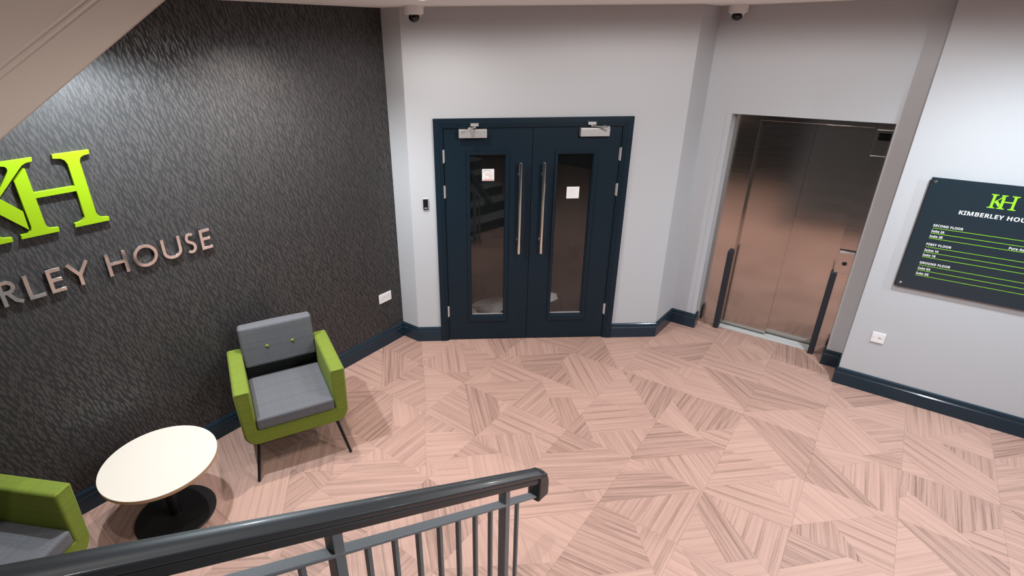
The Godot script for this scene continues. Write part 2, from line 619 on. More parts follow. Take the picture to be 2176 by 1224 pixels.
const TILES := {
	"-4 -4": "c 63 1 99 39 c 65 2 21 0 g 91 6 82 16 0 g 55 23 90 62 1 g 59 -20 44 -6 0",
	"-3 -5": "c 97 33 29 102 c 45 85 58 101 g 26 25 68 32 1 g 90 61 65 91 0 g 5 99 39 96 2",
	"-3 -4": "c 65 35 15 83 c 66 35 100 74 c -3 63 16 81 c 17 81 33 99 g -5 26 58 26 1 g 75 34 108 36 1 g 63 53 86 78 0 g 4 78 2 80 0 g 16 84 8 93 0",
	"-3 -3": "c 52 2 98 49 c 65 15 29 52 g 89 4 89 32 2 g 26 7 44 26 0 g 69 34 52 51 0",
	"-3 -2": "c 20 36 88 102 g 46 37 90 83 1 g 14 57 15 101 0",
	"-3 -1": "c 97 48 54 87 c 11 48 70 104 g 40 9 49 66 2 g 63 93 115 93 1 g 19 60 60 99 0",
	"-3 0": "c 97 7 67 39 c 97 13 97 63 g 79 5 79 23 0 g 93 15 76 33 2 g 94 47 91 55 1",
	"-2 -6": "c 98 2 5 98 c 100 66 70 95 g 28 6 30 55 1 g 95 29 41 84 2 g 91 81 105 82 1",
	"-2 -5": "c 97 10 14 93 c 34 1 66 39 g 54 -2 56 24 2 g 9 25 55 34 1 g 64 53 94 88 0",
	"-2 -4": "c 98 5 0 101 c 101 70 70 98 g 39 1 38 47 1 g 74 38 28 89 2 g 75 99 89 98 0",
	"-2 -3": "c 8 2 63 67 c 64 67 25 102 c 34 4 20 16 g 35 39 6 68 1 g 63 78 63 97 1 g 62 16 63 58 1 g 21 3 33 4 0",
	"-2 -2": "c 30 -4 101 63 c -2 69 32 101 g 93 6 94 49 2 g 20 10 91 92 1 g 13 86 6 94 0",
	"-2 -1": "c 2 2 97 95 c 64 -2 101 34 g 50 7 97 60 2 g 93 8 93 22 0 g 1 62 61 64 1",
	"-2 0": "c 98 7 36 78 c 4 47 37 78 c 65 2 13 49 g 53 67 97 66 1 g 77 14 32 59 2 g 20 6 37 23 0 g 10 60 31 80 0",
	"-2 1": "c 40 3 99 57 g 92 7 92 36 2 g 40 12 77 46 0",
	"-1 -6": "c 71 35 8 98 g 1 41 52 43 2 g 52 63 77 91 0",
	"-1 -5": "c 95 20 31 87 c 3 55 31 86 g 60 15 19 55 1 g 75 58 95 79 1 g 13 72 10 91 2",
	"-1 -4": "c 0 5 87 99 c 72 2 33 40 g 23 8 58 7 0 g 70 15 69 42 1 g 4 30 35 64 1",
	"-1 -3": "c 85 5 5 85 c 52 37 102 98 c 75 65 39 102 g 3 10 73 12 1 g 79 30 96 49 0 g 57 54 28 80 2 g 72 84 83 96 0",
	"-1 -2": "c 44 3 1 46 c 15 34 82 101 g 3 5 40 6 2 g 44 24 100 82 1 g 23 54 -2 83 1",
	"-1 -1": "c -4 5 99 100 g 70 27 106 65 2 g 43 55 10 88 1",
	"-1 0": "c 10 0 102 94 c 71 62 29 98 g 69 5 127 65 1 g 13 10 24 84 1 g 88 82 52 84 0",
	"-1 1": "c 13 3 94 86 c 45 38 3 72 g 84 16 66 46 0 g 19 46 3 49 2 g 54 56 53 93 1",
	"-1 2": "c 96 2 45 56 g 49 6 69 25 0 g 94 16 61 55 2",
	"0 -5": "c 35 54 1 96 g -16 42 -2 55 0 g 36 60 8 92 2",
	"0 -4": "c 27 26 100 98 c 29 29 5 52 g 91 12 53 42 1 g 24 55 60 91 2 g 8 30 27 30 1",
	"0 -3": "c 57 0 0 57 c 100 65 61 101 g 5 5 46 3 2 g 86 8 8 86 1 g 83 88 92 97 0",
	"0 -2": "c 79 21 35 65 c -15 3 37 63 g 23 6 55 40 0 g 57 59 104 54 2 g -12 23 14 51 1",
	"0 -1": "c 54 13 9 63 c 19 61 58 100 g 36 6 12 42 0 g 36 61 85 63 2 g 15 70 16 96 1",
	"0 0": "c 94 1 2 94 g 34 6 67 40 0 g 74 33 17 98 2",
	"0 1": "c 81 3 16 66 c 58 31 102 73 g 36 17 5 52 2 g 81 23 90 59 0 g 77 60 39 62 1",
	"0 2": "c 56 14 14 63 c 42 1 55 14 c 22 63 60 102 g 30 5 13 33 0 g 69 10 53 10 2 g 79 50 30 50 2 g 23 72 23 95 1",
	"1 -4": "c 3 38 3 77 g -5 18 -27 37 1 g 22 54 27 94 2",
	"1 -3": "c 70 32 18 77 g 3 22 69 26 2 g 61 57 96 88 0",
	"1 -2": "c 21 26 94 105 c 60 74 40 100 g 65 24 63 54 1 g 28 54 11 83 0 g 58 102 58 111 0",
	"1 -1": "c 98 6 8 100 g 24 8 33 68 0 g 71 37 20 100 2",
	"1 0": "c 7 1 63 66 c 62 64 29 99 g 69 12 82 85 2 g 34 45 12 89 0 g 62 82 60 100 1",
	"1 1": "c 95 23 35 85 c 4 58 48 101 g 70 13 28 52 0 g 59 56 98 97 1 g 14 72 18 98 2",
	"1 2": "c 38 2 3 36 c 98 44 47 100 g 78 11 27 81 1 g 10 5 14 20 0 g 92 89 67 89 2",
	"2 -3": "c 11 67 1 102 g -1 56 15 73 0 g 48 51 39 79 1",
	"2 1": "c 2 15 81 93 c 54 7 21 39 g 52 42 90 78 2 g 20 41 25 93 0 g 25 2 6 19 1",
	"2 2": "c 100 26 33 96 c 2 25 44 65 g 72 55 42 91 1 g 63 9 14 11 1 g 13 54 8 80 0"
}


func cut(piece: PackedVector2Array, a: Vector2, b: Vector2) -> Array:
	var d := (b - a).normalized()
	var l := PackedVector2Array()
	var r := PackedVector2Array()
	for i in piece.size():
		var p := piece[i]
		var q := piece[(i + 1) % piece.size()]
		var sp := d.cross(p - a)
		var sq := d.cross(q - a)
		if sp >= 0:
			l.append(p)
		if sp <= 0:
			r.append(p)
		if sp * sq < 0:
			var x := p.lerp(q, sp / (sp - sq))
			l.append(x)
			r.append(x)
	if l.size() < 3 or r.size() < 3:
		return [piece]
	return [l, r]


# [polygon in tile units 0..1, grain direction, tone]
func shards_of(spec: String, turn: int) -> Array:
	var word := spec.split(" ")
	var pieces := [PackedVector2Array([Vector2(0, 0), Vector2(1, 0), Vector2(1, 1), Vector2(0, 1)])]
	var grain := {}
	var i := 0
	while i < word.size():
		var a := Vector2(word[i + 1].to_float(), word[i + 2].to_float()) * 0.01
		var b := Vector2(word[i + 3].to_float(), word[i + 4].to_float()) * 0.01
		var mid := (a + b) * 0.5
		for k in pieces.size():
			if Geometry2D.is_point_in_polygon(mid, pieces[k]):
				if word[i] == "c":
					var two := cut(pieces[k], a, b)
					if two.size() == 2:
						pieces[k] = two[0]
						pieces.append(two[1])
				else:
					grain[k] = [(b - a).normalized(), word[i + 5].to_int()]
				break
		i += 5 if word[i] == "c" else 6
	var made := []
	for k in pieces.size():
		var d := Vector2.RIGHT
		var tone := rng.randi_range(0, 1)
		if grain.has(k):
			d = grain[k][0]
			tone = grain[k][1]
		else:
			var best := 0.0
			for j in pieces[k].size():
				var e: Vector2 = pieces[k][(j + 1) % pieces[k].size()] - pieces[k][j]
				if e.length() > best:
					best = e.length()
					d = e.normalized()
		var poly := PackedVector2Array()
		for p in pieces[k]:
			var q: Vector2 = (p - Vector2(0.5, 0.5)).rotated(turn * PI / 2) + Vector2(0.5, 0.5)
			poly.append(q)
		made.append([poly, d.rotated(turn * PI / 2), tone])
	return made


func make_floor() -> void:
	var fl := thing("floor", "pinkish oak effect vinyl floor of half metre tiles inlaid with angled shards", "floor", Transform3D(), "", "structure")
	var big := Geometry2D.offset_polygon(room, 0.45)[0]
	var base := extrude(big, 0, 0.1).moved(Transform3D(Basis(Vector3.RIGHT, Vector3.BACK, Vector3.DOWN), Vector3(0, -0.0062, 0)))
	part("subfloor", base, M.floor_base, fl)
	rng.seed = 2024
	var keys := TILES.keys()
	var lay := Geometry2D.offset_polygon(room, 0.006)[0]
	var ln := LIFT_X.cross(Vector3.UP)
	var pit := PackedVector2Array()
	for q in [[0.232, 0.02], [1.366, 0.02], [1.366, -0.165], [0.232, -0.165]]:
		pit.append(flat2(LIFT_A + LIFT_X * q[0] + ln * q[1]))
	lay = Geometry2D.merge_polygons(lay, pit)[0]
	for a in range(-9, 9):
		for b in range(-9, 9):
			var o := TILE_O + TILE_V * a + TILE_W * b
			var mid := o + (TILE_V + TILE_W) * 0.5
			var side := (mid - flat2(DARK_A)).dot(Vector2(DARK_X.x, DARK_X.z))
			if mid.y > -0.9 or side < -4.3 or mid.x > 5.2:
				continue
			var sq := PackedVector2Array([o, o + TILE_V, o + TILE_V + TILE_W, o + TILE_W])
			var clips := Geometry2D.intersect_polygons(sq, lay)
			if clips.is_empty():
				continue
			var key := "%d %d" % [a, b]
			var turn := 0
			if not TILES.has(key):
				key = keys[rng.randi_range(0, keys.size() - 1)]
				turn = rng.randi_range(0, 3)
			var bg := Geo.new()
			for cl in clips:
				bg.add(flat_slab(cl, -0.006, -0.0032, Vector2.RIGHT, Vector2.ZERO, 0.0006))
			if bg.v.is_empty():
				continue
			var tl := part("floor_tile", bg, M.tile_back, fl)
			for s in shards_of(TILES[key], turn):
				var pts := PackedVector2Array()
				for p in s[0]:
					pts.append(o + TILE_V * p.x + TILE_W * p.y)
				var gr: Vector2 = (TILE_V * s[1].x + TILE_W * s[1].y).normalized()
				if rng.randf() < 0.5:
					gr = -gr
				var mid_p := Vector2.ZERO
				for p in pts:
					mid_p += p / pts.size()
				var off := Vector2(0.5 - mid_p.dot(gr), 0.5 - mid_p.dot(Vector2(-gr.y, gr.x)) / 0.8) + Vector2(rng.randf_range(-0.12, 0.12), rng.randf_range(-0.05, 0.05))
				var lift := rng.randf_range(-0.0002, 0.0001)
				for cl in Geometry2D.intersect_polygons(pts, lay):
					var ar := 0.0
					for i in cl.size():
						ar += cl[i].cross(cl[(i + 1) % cl.size()])
					if absf(ar) < 0.0012:
						continue
					var sl := flat_slab(cl, -0.003, lift, gr, off, 0.0003)
					if sl.v.is_empty():
						continue
					part("shard", sl, M["veneer%d" % (int(s[2]) * 2 + rng.randi_range(0, 1))], tl)


# a thin flat piece on the plan between two heights, its picture laid along gr
func flat_slab(poly: PackedVector2Array, y0: float, y1: float, gr: Vector2, off: Vector2, gap: float) -> Geo:
	var g := Geo.new()
	var inner := Geometry2D.offset_polygon(poly, -gap)
	if inner.is_empty():
		return g
	var p: PackedVector2Array = inner[0]
	if Geometry2D.is_polygon_clockwise(p):
		p.reverse()
	var pr := Vector2(-gr.y, gr.x)
	var uv := func(q: Vector2) -> Vector2: return Vector2(q.dot(gr), q.dot(pr) / 0.8) + off
	var at := func(q: Vector2, y: float) -> Vector3: return Vector3(q.x, y, q.y)
	var ids := Geometry2D.triangulate_polygon(p)
	for i in range(0, ids.size(), 3):
		var a := p[ids[i]]
		var b := p[ids[i + 1]]
		var c := p[ids[i + 2]]
		if (b - a).cross(c - a) > 0:
			var q := b
			b = c
			c = q
		g.tri(at.call(a, y1), at.call(b, y1), at.call(c, y1), Vector3.UP, Vector3.UP, Vector3.UP, uv.call(a), uv.call(b), uv.call(c))
	for i in p.size():
		var a := p[i]
		var b := p[(i + 1) % p.size()]
		g.quad(at.call(b, y0), at.call(a, y0), at.call(a, y1), at.call(b, y1), null, [uv.call(b), uv.call(a), uv.call(a), uv.call(b)])
	return g


# ---------------------------------------------------------------- doors

func ring(x0: float, y0: float, x1: float, y1: float, i: Array, z0: float, z1: float, g: Geo, slope := 0.0) -> void:
	# a picture-frame of four mitred bars; i = widths left, bottom, right, top; the inner edge sits lower by slope
	var o := [Vector2(x0, y0), Vector2(x1, y0), Vector2(x1, y1), Vector2(x0, y1)]
	var n := [Vector2(x0 + i[0], y0 + i[1]), Vector2(x1 - i[2], y0 + i[1]), Vector2(x1 - i[2], y1 - i[3]), Vector2(x0 + i[0], y1 - i[3])]
	var v := func(p: Vector2, z: float) -> Vector3: return Vector3(p.x, p.y, z)
	for k in 4:
		var j := (k + 1) % 4
		g.quad(v.call(o[k], z1), v.call(o[j], z1), v.call(n[j], z1 - slope), v.call(n[k], z1 - slope))
		g.quad(v.call(o[k], z0), v.call(o[j], z0), v.call(o[j], z1), v.call(o[k], z1))
		g.quad(v.call(n[j], z0), v.call(n[k], z0), v.call(n[k], z1 - slope), v.call(n[j], z1 - slope))
		g.quad(v.call(o[j], z0), v.call(o[k], z0), v.call(n[k], z0), v.call(n[j], z0))


func make_door() -> void:
	var at := Transform3D(Basis(), Vector3(0, 0, CORNER_C.z))
	var d := thing("door_1", "navy double doors with two tall glazed slots and long steel pulls", "double door", at, "", "structure")
	# frame: stepped architrave and lining
	var f := Geo.new()
	var bands := [[0.0, 0.046, 0.022], [0.044, 0.064, 0.017], [0.062, 0.0775, 0.012]]
	for s in bands:
		var top := 2.0895
		f.add(rbox(Vector3(-0.2355 + s[0], -0.002, -0.10), Vector3(-0.2355 + s[1], top - s[1], s[2]), 0.003, 2))
		f.add(rbox(Vector3(1.4215 - s[1] * 1.08, -0.002, -0.10), Vector3(1.4215 - s[0], top - s[1], s[2]), 0.003, 2))
		f.add(rbox(Vector3(-0.2355 + s[0], top - s[1], -0.10), Vector3(1.4215 - s[0], top - s[0], s[2]), 0.003, 2))
	part("door_frame", f, M.navy, d)
	# x0, x1 of the leaf; outer and glass edges of the slot; pull and hinge places
	var leaves := [[-0.1545, 0.5905, 0.035, 0.3955, 0.066, 0.3635, 0.491, -0.159], [0.5945, 1.336, 0.787, 1.1405, 0.8155, 1.11, 0.6905, 1.3385]]
	for l in leaves:
		var g := Geo.new()
		ring(l[0], 0.009, l[1], 2.007, [l[2] + 0.012 - l[0], 0.206, l[1] - l[3] + 0.012, 0.2], -0.05, -0.003, g)
		var leaf := part("door_leaf", g, M.navy, d)
		var bg := Geo.new()
		ring(l[2], 0.203, l[3], 1.82, [0.021, 0.044, 0.021, 0.024], -0.02, 0.009, bg, 0.001)
		ring(l[2] + 0.019, 0.246, l[3] - 0.019, 1.798, [l[4] - l[2] - 0.019, 0.024, l[3] - l[5] - 0.019, 0.013], -0.03, 0.004, bg, 0.010)
		part("glazing_bead", bg, M.navy, leaf)
		part("glass_pane", box(Vector3(l[4] - 0.006, 0.262, -0.031), Vector3(l[5] + 0.006, 1.79, -0.025)), M.glass, leaf)
		part("glazing_channel", box(Vector3(l[4], 0.2705, -0.0245), Vector3(l[5], 0.2765, -0.012)), M.silver, leaf)
		var pg := rod(Vector3(l[6], 0.914, 0.06), Vector3(l[6], 1.733, 0.06), 0.0155, 0.0155, 20)
		for y in [1.03, 1.617]:
			pg.add(rod(Vector3(l[6], y, -0.004), Vector3(l[6], y, 0.055), 0.0085, 0.0085, 12))
			pg.add(rod(Vector3(l[6], y, -0.004), Vector3(l[6], y, 0.002), 0.018, 0.017, 16))
		part("pull_handle", pg, M.chrome, leaf)
		for y in [1.783, 1.478, 0.3145]:
			var hg := rod(Vector3(l[7], y - 0.056, 0.006), Vector3(l[7], y + 0.056, 0.006), 0.0085, 0.0085, 12)
			hg.add(box(Vector3(l[7] - 0.012, y - 0.05, -0.004), Vector3(l[7] + 0.012, y + 0.05, 0.0022)))
			part("hinge", hg, M.silver, leaf)
	# the lock on the meeting edge
	part("lock_plate", rbox(Vector3(0.598, 1.29, -0.004), Vector3(0.608, 1.36, 0.0005), 0.001, 1), M.navy_gloss, d)
	# overhead closers: x of the body, pivot and bracket
	for c in [[-0.026, 0.207, 0.066, 0.108], [0.977, 1.22, 1.168, 1.072]]:
		var cl := part("door_closer", rbox(Vector3(c[0], 1.937, -0.004), Vector3(c[1], 2.006, 0.055), 0.006, 3), M.silver, d)
		part("closer_cap", rod(Vector3(c[2], 2.0, 0.03), Vector3(c[2], 2.016, 0.03), 0.016, 0.014, 16), M.steel, cl)
		var ag := Geo.new()
		var p0 := Vector2(c[2], 0.03)
		var elbow := Vector2(lerpf(c[2], c[3], -0.15), 0.135)
		var p1 := Vector2(c[3], 0.035)
		for s in [[p0, elbow], [elbow, p1]]:
			var pl := stroke([s[0], s[1]], 0.02)
			ag.add(extrude(pl, 0, 0.006, 0.001).moved(Transform3D(Basis(Vector3.RIGHT, Vector3.BACK, Vector3.DOWN), Vector3(0, 2.024, 0))))
		ag.add(rod(Vector3(elbow.x, 2.012, elbow.y), Vector3(elbow.x, 2.03, elbow.y), 0.012, 0.012, 14))
		ag.add(rod(Vector3(p1.x, 2.014, p1.y), Vector3(p1.x, 2.03, p1.y), 0.009, 0.009, 12))
		part("closer_arm", ag, M.silver, cl)
		part("arm_bracket", rbox(Vector3(c[3] - 0.036, 2.03, 0.015), Vector3(c[3] + 0.03, 2.052, 0.05), 0.002, 1), M.silver, cl)
	# the unlit lobby beyond: its own shell
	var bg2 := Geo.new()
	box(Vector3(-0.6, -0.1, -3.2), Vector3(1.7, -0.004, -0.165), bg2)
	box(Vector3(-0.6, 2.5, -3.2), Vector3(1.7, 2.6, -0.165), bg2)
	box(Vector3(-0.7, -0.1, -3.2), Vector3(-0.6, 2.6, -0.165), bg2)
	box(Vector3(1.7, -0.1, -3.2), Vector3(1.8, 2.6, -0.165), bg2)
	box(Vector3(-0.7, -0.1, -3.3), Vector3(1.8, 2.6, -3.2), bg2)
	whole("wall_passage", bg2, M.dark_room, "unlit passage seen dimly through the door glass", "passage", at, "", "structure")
	# dust sheets and a cable lying on the passage floor
	rng.seed = 5
	var sheets := [[0.28, -0.72, 0.30, 0.20, 0.5, "crumpled pale dust sheet on the passage floor behind the left door glass"], [0.86, -0.95, 0.26, 0.16, -0.4, "small pale dust sheet on the passage floor behind the right door glass"]]
	for s in sheets:
		var sg := Geo.new()
		var rim := []
		for k in 14:
			var a := TAU * k / 14
			rim.append(Vector3(cos(a) * s[2] * rng.randf_range(0.7, 1.1), rng.randf_range(0.002, 0.012), sin(a) * s[3] * rng.randf_range(0.7, 1.1)))
		for k in 14:
			var a: Vector3 = rim[k]
			var b: Vector3 = rim[(k + 1) % 14]
			var hub := Vector3(0.02, 0.03, 0.01)
			sg.tri(hub, b, a)
			sg.quad(a, b, Vector3(b.x, 0, b.z), Vector3(a.x, 0, a.z))
		whole("dust_sheet", sg, M.paper, s[5], "dust sheet", at * Transform3D(Basis(Vector3.UP, s[4]), Vector3(s[0], -0.003, s[1])))
	var cg := Geo.new()
	var pts := [Vector3(0.0, 0.003, -0.62), Vector3(0.2, 0.003, -0.66), Vector3(0.36, 0.003, -0.76), Vector3(0.6, 0.003, -0.8), Vector3(0.8, 0.003, -0.7), Vector3(0.92, 0.003, -0.86), Vector3(0.8, 0.003, -1.1)]
	for k in pts.size() - 1:
		cg.add(rod(pts[k], pts[k + 1], 0.0055, 0.0055, 6))
	whole("cable", cg, M.paper, "thin pale cable trailing over the passage floor behind the doors", "cable", at)


# ---------------------------------------------------------------- lift

func make_lift() -> void:
	var at := xf(LIFT_X, LIFT_A)
	var l := thing("door_2", "brushed steel lift entrance with two closed sliding panels and black guard posts", "lift", at, "", "structure")
	var jg := Geo.new()
	# left jamb, right jamb, header
	box(Vector3(0.2302, 0, -0.30), Vector3(0.4375, 2.0777, -0.165), jg)
	part("jamb", jg, M.lift, l)
	jg = Geo.new()
	box(Vector3(1.2440, 0, -0.30), Vector3(1.3682, 2.0777, -0.162), jg)
	part("jamb", jg, M.lift, l)
	jg = Geo.new()
	box(Vector3(0.4375, 2.022, -0.30), Vector3(1.2440, 2.0777, -0.166), jg)
	part("header", jg, M.lift, l)
	var t := Geo.new()
	t.add(rbox(Vector3(0.436, 2.018, -0.172), Vector3(1.246, 2.0225, -0.1635), 0.0015, 1))
	t.add(rbox(Vector3(0.4345, 0.0, -0.172), Vector3(0.439, 2.06, -0.1635), 0.0015, 1))
	part("jamb_trim", t, M.lift, l)
	var p := Geo.new()
	box(Vector3(0.43, 0.012, -0.275), Vector3(0.846, 2.03, -0.250), p)
	part("sliding_panel", p, M.lift, l)
	p = Geo.new()
	box(Vector3(0.80, 0.012, -0.312), Vector3(1.25, 2.03, -0.285), p)
	part("sliding_panel", p, M.lift, l)
	p = Geo.new()
	box(Vector3(0.842, 0.012, -0.285), Vector3(0.8475, 2.03, -0.249), p)
	part("panel_edge", p, M.lift, l)
	p = Geo.new()
	box(Vector3(0.2302, -0.02, -0.40), Vector3(1.3682, 2.09, -0.33), p)
	part("shaft_back", p, M.black_matt, l)
	# sill with two grooves
	var s := Geo.new()
	box(Vector3(0.4375, -0.02, -0.225), Vector3(1.244, 0.004, -0.166), s)
	box(Vector3(0.4375, -0.02, -0.248), Vector3(1.244, 0.004, -0.231), s)
	box(Vector3(0.4375, -0.02, -0.33), Vector3(1.244, 0.003, -0.285), s)
	box(Vector3(0.4375, -0.02, -0.30), Vector3(1.244, -0.006, -0.166), s)
	part("sill", s, M.sill, l)
	for x in [[0.393, 0.441, 0.826], [1.234, 1.281, 0.820]]:
		part("guard_post", rbox(Vector3(x[0], 0.0, -0.19), Vector3(x[1], x[2], -0.112), 0.006, 2), M.rubber, l)
	# call station: bevelled plate with one button
	var c := rbox(Vector3(1.252, 0.818, -0.164), Vector3(1.366, 1.018, -0.128), 0.004, 2)
	var cs := part("call_station", c, M.lift, l)
	var br := Geo.new()
	ring(1.252, 0.818, 1.366, 1.018, [0.004, 0.004, 0.004, 0.024], -0.13, -0.1265, br, 0.0)
	part("bezel", br, M.lift, cs)
	part("bevelled_top", rbox(Vector3(1.254, 0.996, -0.14), Vector3(1.364, 1.0195, -0.1255), 0.006, 3), M.silver, cs)
	part("call_button", rod(Vector3(1.311, 0.910, -0.13), Vector3(1.311, 0.910, -0.123), 0.0155, 0.0145, 24), M.black, cs)
	part("button_ring", rod(Vector3(1.311, 0.910, -0.13), Vector3(1.311, 0.910, -0.1262), 0.019, 0.018, 24), M.steel, cs)
	# floor indicator above
	var ind := part("floor_indicator", rbox(Vector3(1.262, 1.812, -0.164), Vector3(1.366, 2.012, -0.150), 0.003, 2), M.lift, l)
	part("indicator_screen", rbox(Vector3(1.281, 1.931, -0.152), Vector3(1.360, 1.988, -0.1485), 0.001, 1), M.black_glass, ind)
	part("bezel", rbox(Vector3(1.262, 1.809, -0.152), Vector3(1.366, 1.816, -0.147), 0.002, 1), M.silver, ind)
	part("bezel", rbox(Vector3(1.262, 2.006, -0.152), Vector3(1.366, 2.013, -0.147), 0.002, 1), M.silver, ind)


# ---------------------------------------------------------------- stairs and railing

func make_stairs() -> void:
	var dx := xf(DARK_X, DARK_A)
	# the flight the picture is taken from: x runs along the papered wall, z is the distance from it
	var sg := Geo.new()
	var x := -1.95
	for k in 10:
		box(Vector3(x - 0.26, -0.01, 2.50), Vector3(x, 0.17 * (k + 1) - 0.02, 3.72), sg)
		x -= 0.26
	box(Vector3(-6.2, -0.01, 0.02), Vector3(x, 1.86, 3.72), sg)
	var st := thing("staircase", "dark carpeted stairs rising from the lobby under the viewer", "staircase", dx, "", "structure")
	part("risers", sg, M.carpet, st)
	x = -1.95
	for k in 10:
		part("tread", rbox(Vector3(x - 0.262, 0.17 * (k + 1) - 0.022, 2.48), Vector3(x + 0.02, 0.17 * (k + 1), 3.72), 0.006, 1), M.nosing, st)
		x -= 0.26
	# the flight above, along the papered wall: its closed plaster string faces the viewer
	var slope := 0.683
	var low := func(a: float) -> float: return 2.394 + (a + 2.77) * slope
	var up := thing("trim_1", "taupe plastered side of the upper flight slanting across the papered wall", "stair string", dx, "", "structure")
	var prof := PackedVector2Array([Vector2(-4.6, low.call(-4.6)), Vector2(-1.98, low.call(-1.98)), Vector2(-1.98, low.call(-1.98) + 1.45), Vector2(-4.6, low.call(-4.6) + 1.45)])
	part("string_face", extrude(prof, 1.10, 1.20, 0.008), M.taupe, up)
	prof = PackedVector2Array([Vector2(-4.6, low.call(-4.6) + 0.01), Vector2(-1.98, low.call(-1.98) + 0.01), Vector2(-1.98, low.call(-1.98) + 0.2), Vector2(-4.6, low.call(-4.6) + 0.2)])
	part("flight_slab", extrude(prof, 0.0, 1.10), M.taupe, up)
	var b0 := Vector3(-4.6, low.call(-4.6) + 0.148, 1.1975)
	var b1 := Vector3(-1.98, low.call(-1.98) + 0.148, 1.1975)
	for o in [0.0, 0.022]:
		part("bead", rod(b0 + Vector3.UP * o, b1 + Vector3.UP * o, 0.0055, 0.0055, 12), M.taupe, up)

	# railing: a frame that follows the pitch. x is along the slope on plan, y is up from the line of the balusters' tops, z to the viewer's side
	var a := 0.6629
	var sl := 0.6517
	var o := Vector3(0.1603, 0.7518, -1.7671)
	var along := Vector3(sin(a), 0, -cos(a))
	var side := Vector3(cos(a), 0, sin(a))
	# sheared plan frame: height drops with x
	var at := func(t: float, y: float, w: float) -> Vector3: return o + along * t + side * w + Vector3.UP * (y - sl * t)
	var rl := thing("stair_railing", "navy moulded handrail over grey square steel balusters beside the stairs", "railing")
	# sweeps a profile of (side, height) between two places on the slope
	var sweep := func(pr: Array, t0: float, t1: float) -> Geo:
		var g := Geo.new()
		var m := pr.size()
		var nn := []
		for i in m:
			var p: Vector2 = pr[i]
			var q: Vector2 = pr[(i + 1) % m]
			nn.append((side * (q.y - p.y) + Vector3.UP * (p.x - q.x)).normalized())
		for i in m:
			var p: Vector2 = pr[i]
			var q: Vector2 = pr[(i + 1) % m]
			var n0: Vector3 = nn[i]
			var pv: Vector3 = nn[(i + m - 1) % m]
			var nx: Vector3 = nn[(i + 1) % m]
			var na: Vector3 = (n0 + pv).normalized() if n0.dot(pv) > 0.8 else n0
			var nb: Vector3 = (n0 + nx).normalized() if n0.dot(nx) > 0.8 else n0
			g.quad(at.call(t0, q.y, q.x), at.call(t0, p.y, p.x), at.call(t1, p.y, p.x), at.call(t1, q.y, q.x), [nb, na, na, nb])
		var cap := PackedVector2Array(pr)
		var ids := Geometry2D.triangulate_polygon(cap)
		for i in range(0, ids.size(), 3):
			var k := [cap[ids[i]], cap[ids[i + 1]], cap[ids[i + 2]]]
			g.tri(at.call(t1, k[0].y, k[0].x), at.call(t1, k[1].y, k[1].x), at.call(t1, k[2].y, k[2].x))
			g.tri(at.call(t0, k[0].y, k[0].x), at.call(t0, k[2].y, k[2].x), at.call(t0, k[1].y, k[1].x))
		return g
	# moulded timber: broad rounded top, a groove, a narrower foot
	var hp := [Vector2(0.0265, 0.110), Vector2(0.0265, 0.136), Vector2(0.0235, 0.140), Vector2(0.0235, 0.143), Vector2(0.031, 0.146), Vector2(0.035, 0.150), Vector2(0.0365, 0.156), Vector2(0.0365, 0.166)]
	hp.append_array(arc(Vector2(0.0295, 0.168), 0.007, 0.007, 15, 75, 4))
	for k in 9:
		var hx := lerpf(0.027, -0.027, k / 8.0)
		hp.append(Vector2(hx, 0.1825 - 0.0068 * pow(hx / 0.027, 2)))
	hp.append_array(arc(Vector2(-0.0295, 0.168), 0.007, 0.007, 105, 165, 4))
	hp.append_array([Vector2(-0.0365, 0.166), Vector2(-0.0365, 0.156), Vector2(-0.035, 0.150), Vector2(-0.031, 0.146), Vector2(-0.0235, 0.143), Vector2(-0.0235, 0.140), Vector2(-0.0265, 0.136), Vector2(-0.0265, 0.110)])
	var hr := part("handrail", sweep.call(hp, -2.75, 0.335), M.rail_navy, rl)
	# the turned-down end
	var eg := Geo.new()
	var drop := PackedVector2Array([Vector2(0.285, -0.185)])
	drop = PackedVector2Array()
	for q in [[0.262, 0.112], [0.262, -0.005], [0.278, -0.012], [0.285, 0.0], [0.352, 0.028], [0.365, 0.05], [0.365, 0.13], [0.358, 0.155], [0.345, 0.172], [0.325, 0.182], [0.30, 0.184], [0.262, 0.170]]:
		drop.append(Vector2(q[0], q[1] - sl * q[0]))
	eg = extrude(drop, -0.0365, 0.0365, 0.012)
	part("rail_end", eg.moved(Transform3D(Basis(along, Vector3.UP, side), o)), M.rail_navy, hr)
	var tp := [Vector2(0.021, 0.016), Vector2(0.021, 0.026), Vector2(0.019, 0.028), Vector2(-0.019, 0.028), Vector2(-0.021, 0.026), Vector2(-0.021, 0.016), Vector2(-0.019, 0.014), Vector2(0.019, 0.014)]
	part("top_bar", sweep.call(tp, -2.75, 0.275), M.rail_grey, rl)
	var bp := []
	for q in tp:
		bp.append(q + Vector2(0, -0.66))
	part("bottom_bar", sweep.call(bp, -2.75, 0.125), M.rail_grey, rl)
	var turned := Basis(along, Vector3.UP, side)
	for k in range(-25, 2):
		var t := k * 0.11
		var ctr := o + along * t - Vector3.UP * sl * t
		if k % 8 == 0:
			var bot := -0.75
			var yb: float = -ctr.y if k == 0 else -0.80
			part("post", rbox(Vector3(-0.018, yb, -0.020), Vector3(0.018, 0.115, 0.020), 0.003, 2).moved(Transform3D(turned, ctr)), M.rail_grey, rl)
		else:
			var yb2: float = -0.64 if k < 0 else -0.60
			part("baluster", rbox(Vector3(-0.0085, yb2, -0.0085), Vector3(0.0085, 0.02, 0.0085), 0.0015, 1).moved(Transform3D(turned, ctr)), M.rail_grey, rl)


# ---------------------------------------------------------------- lamps

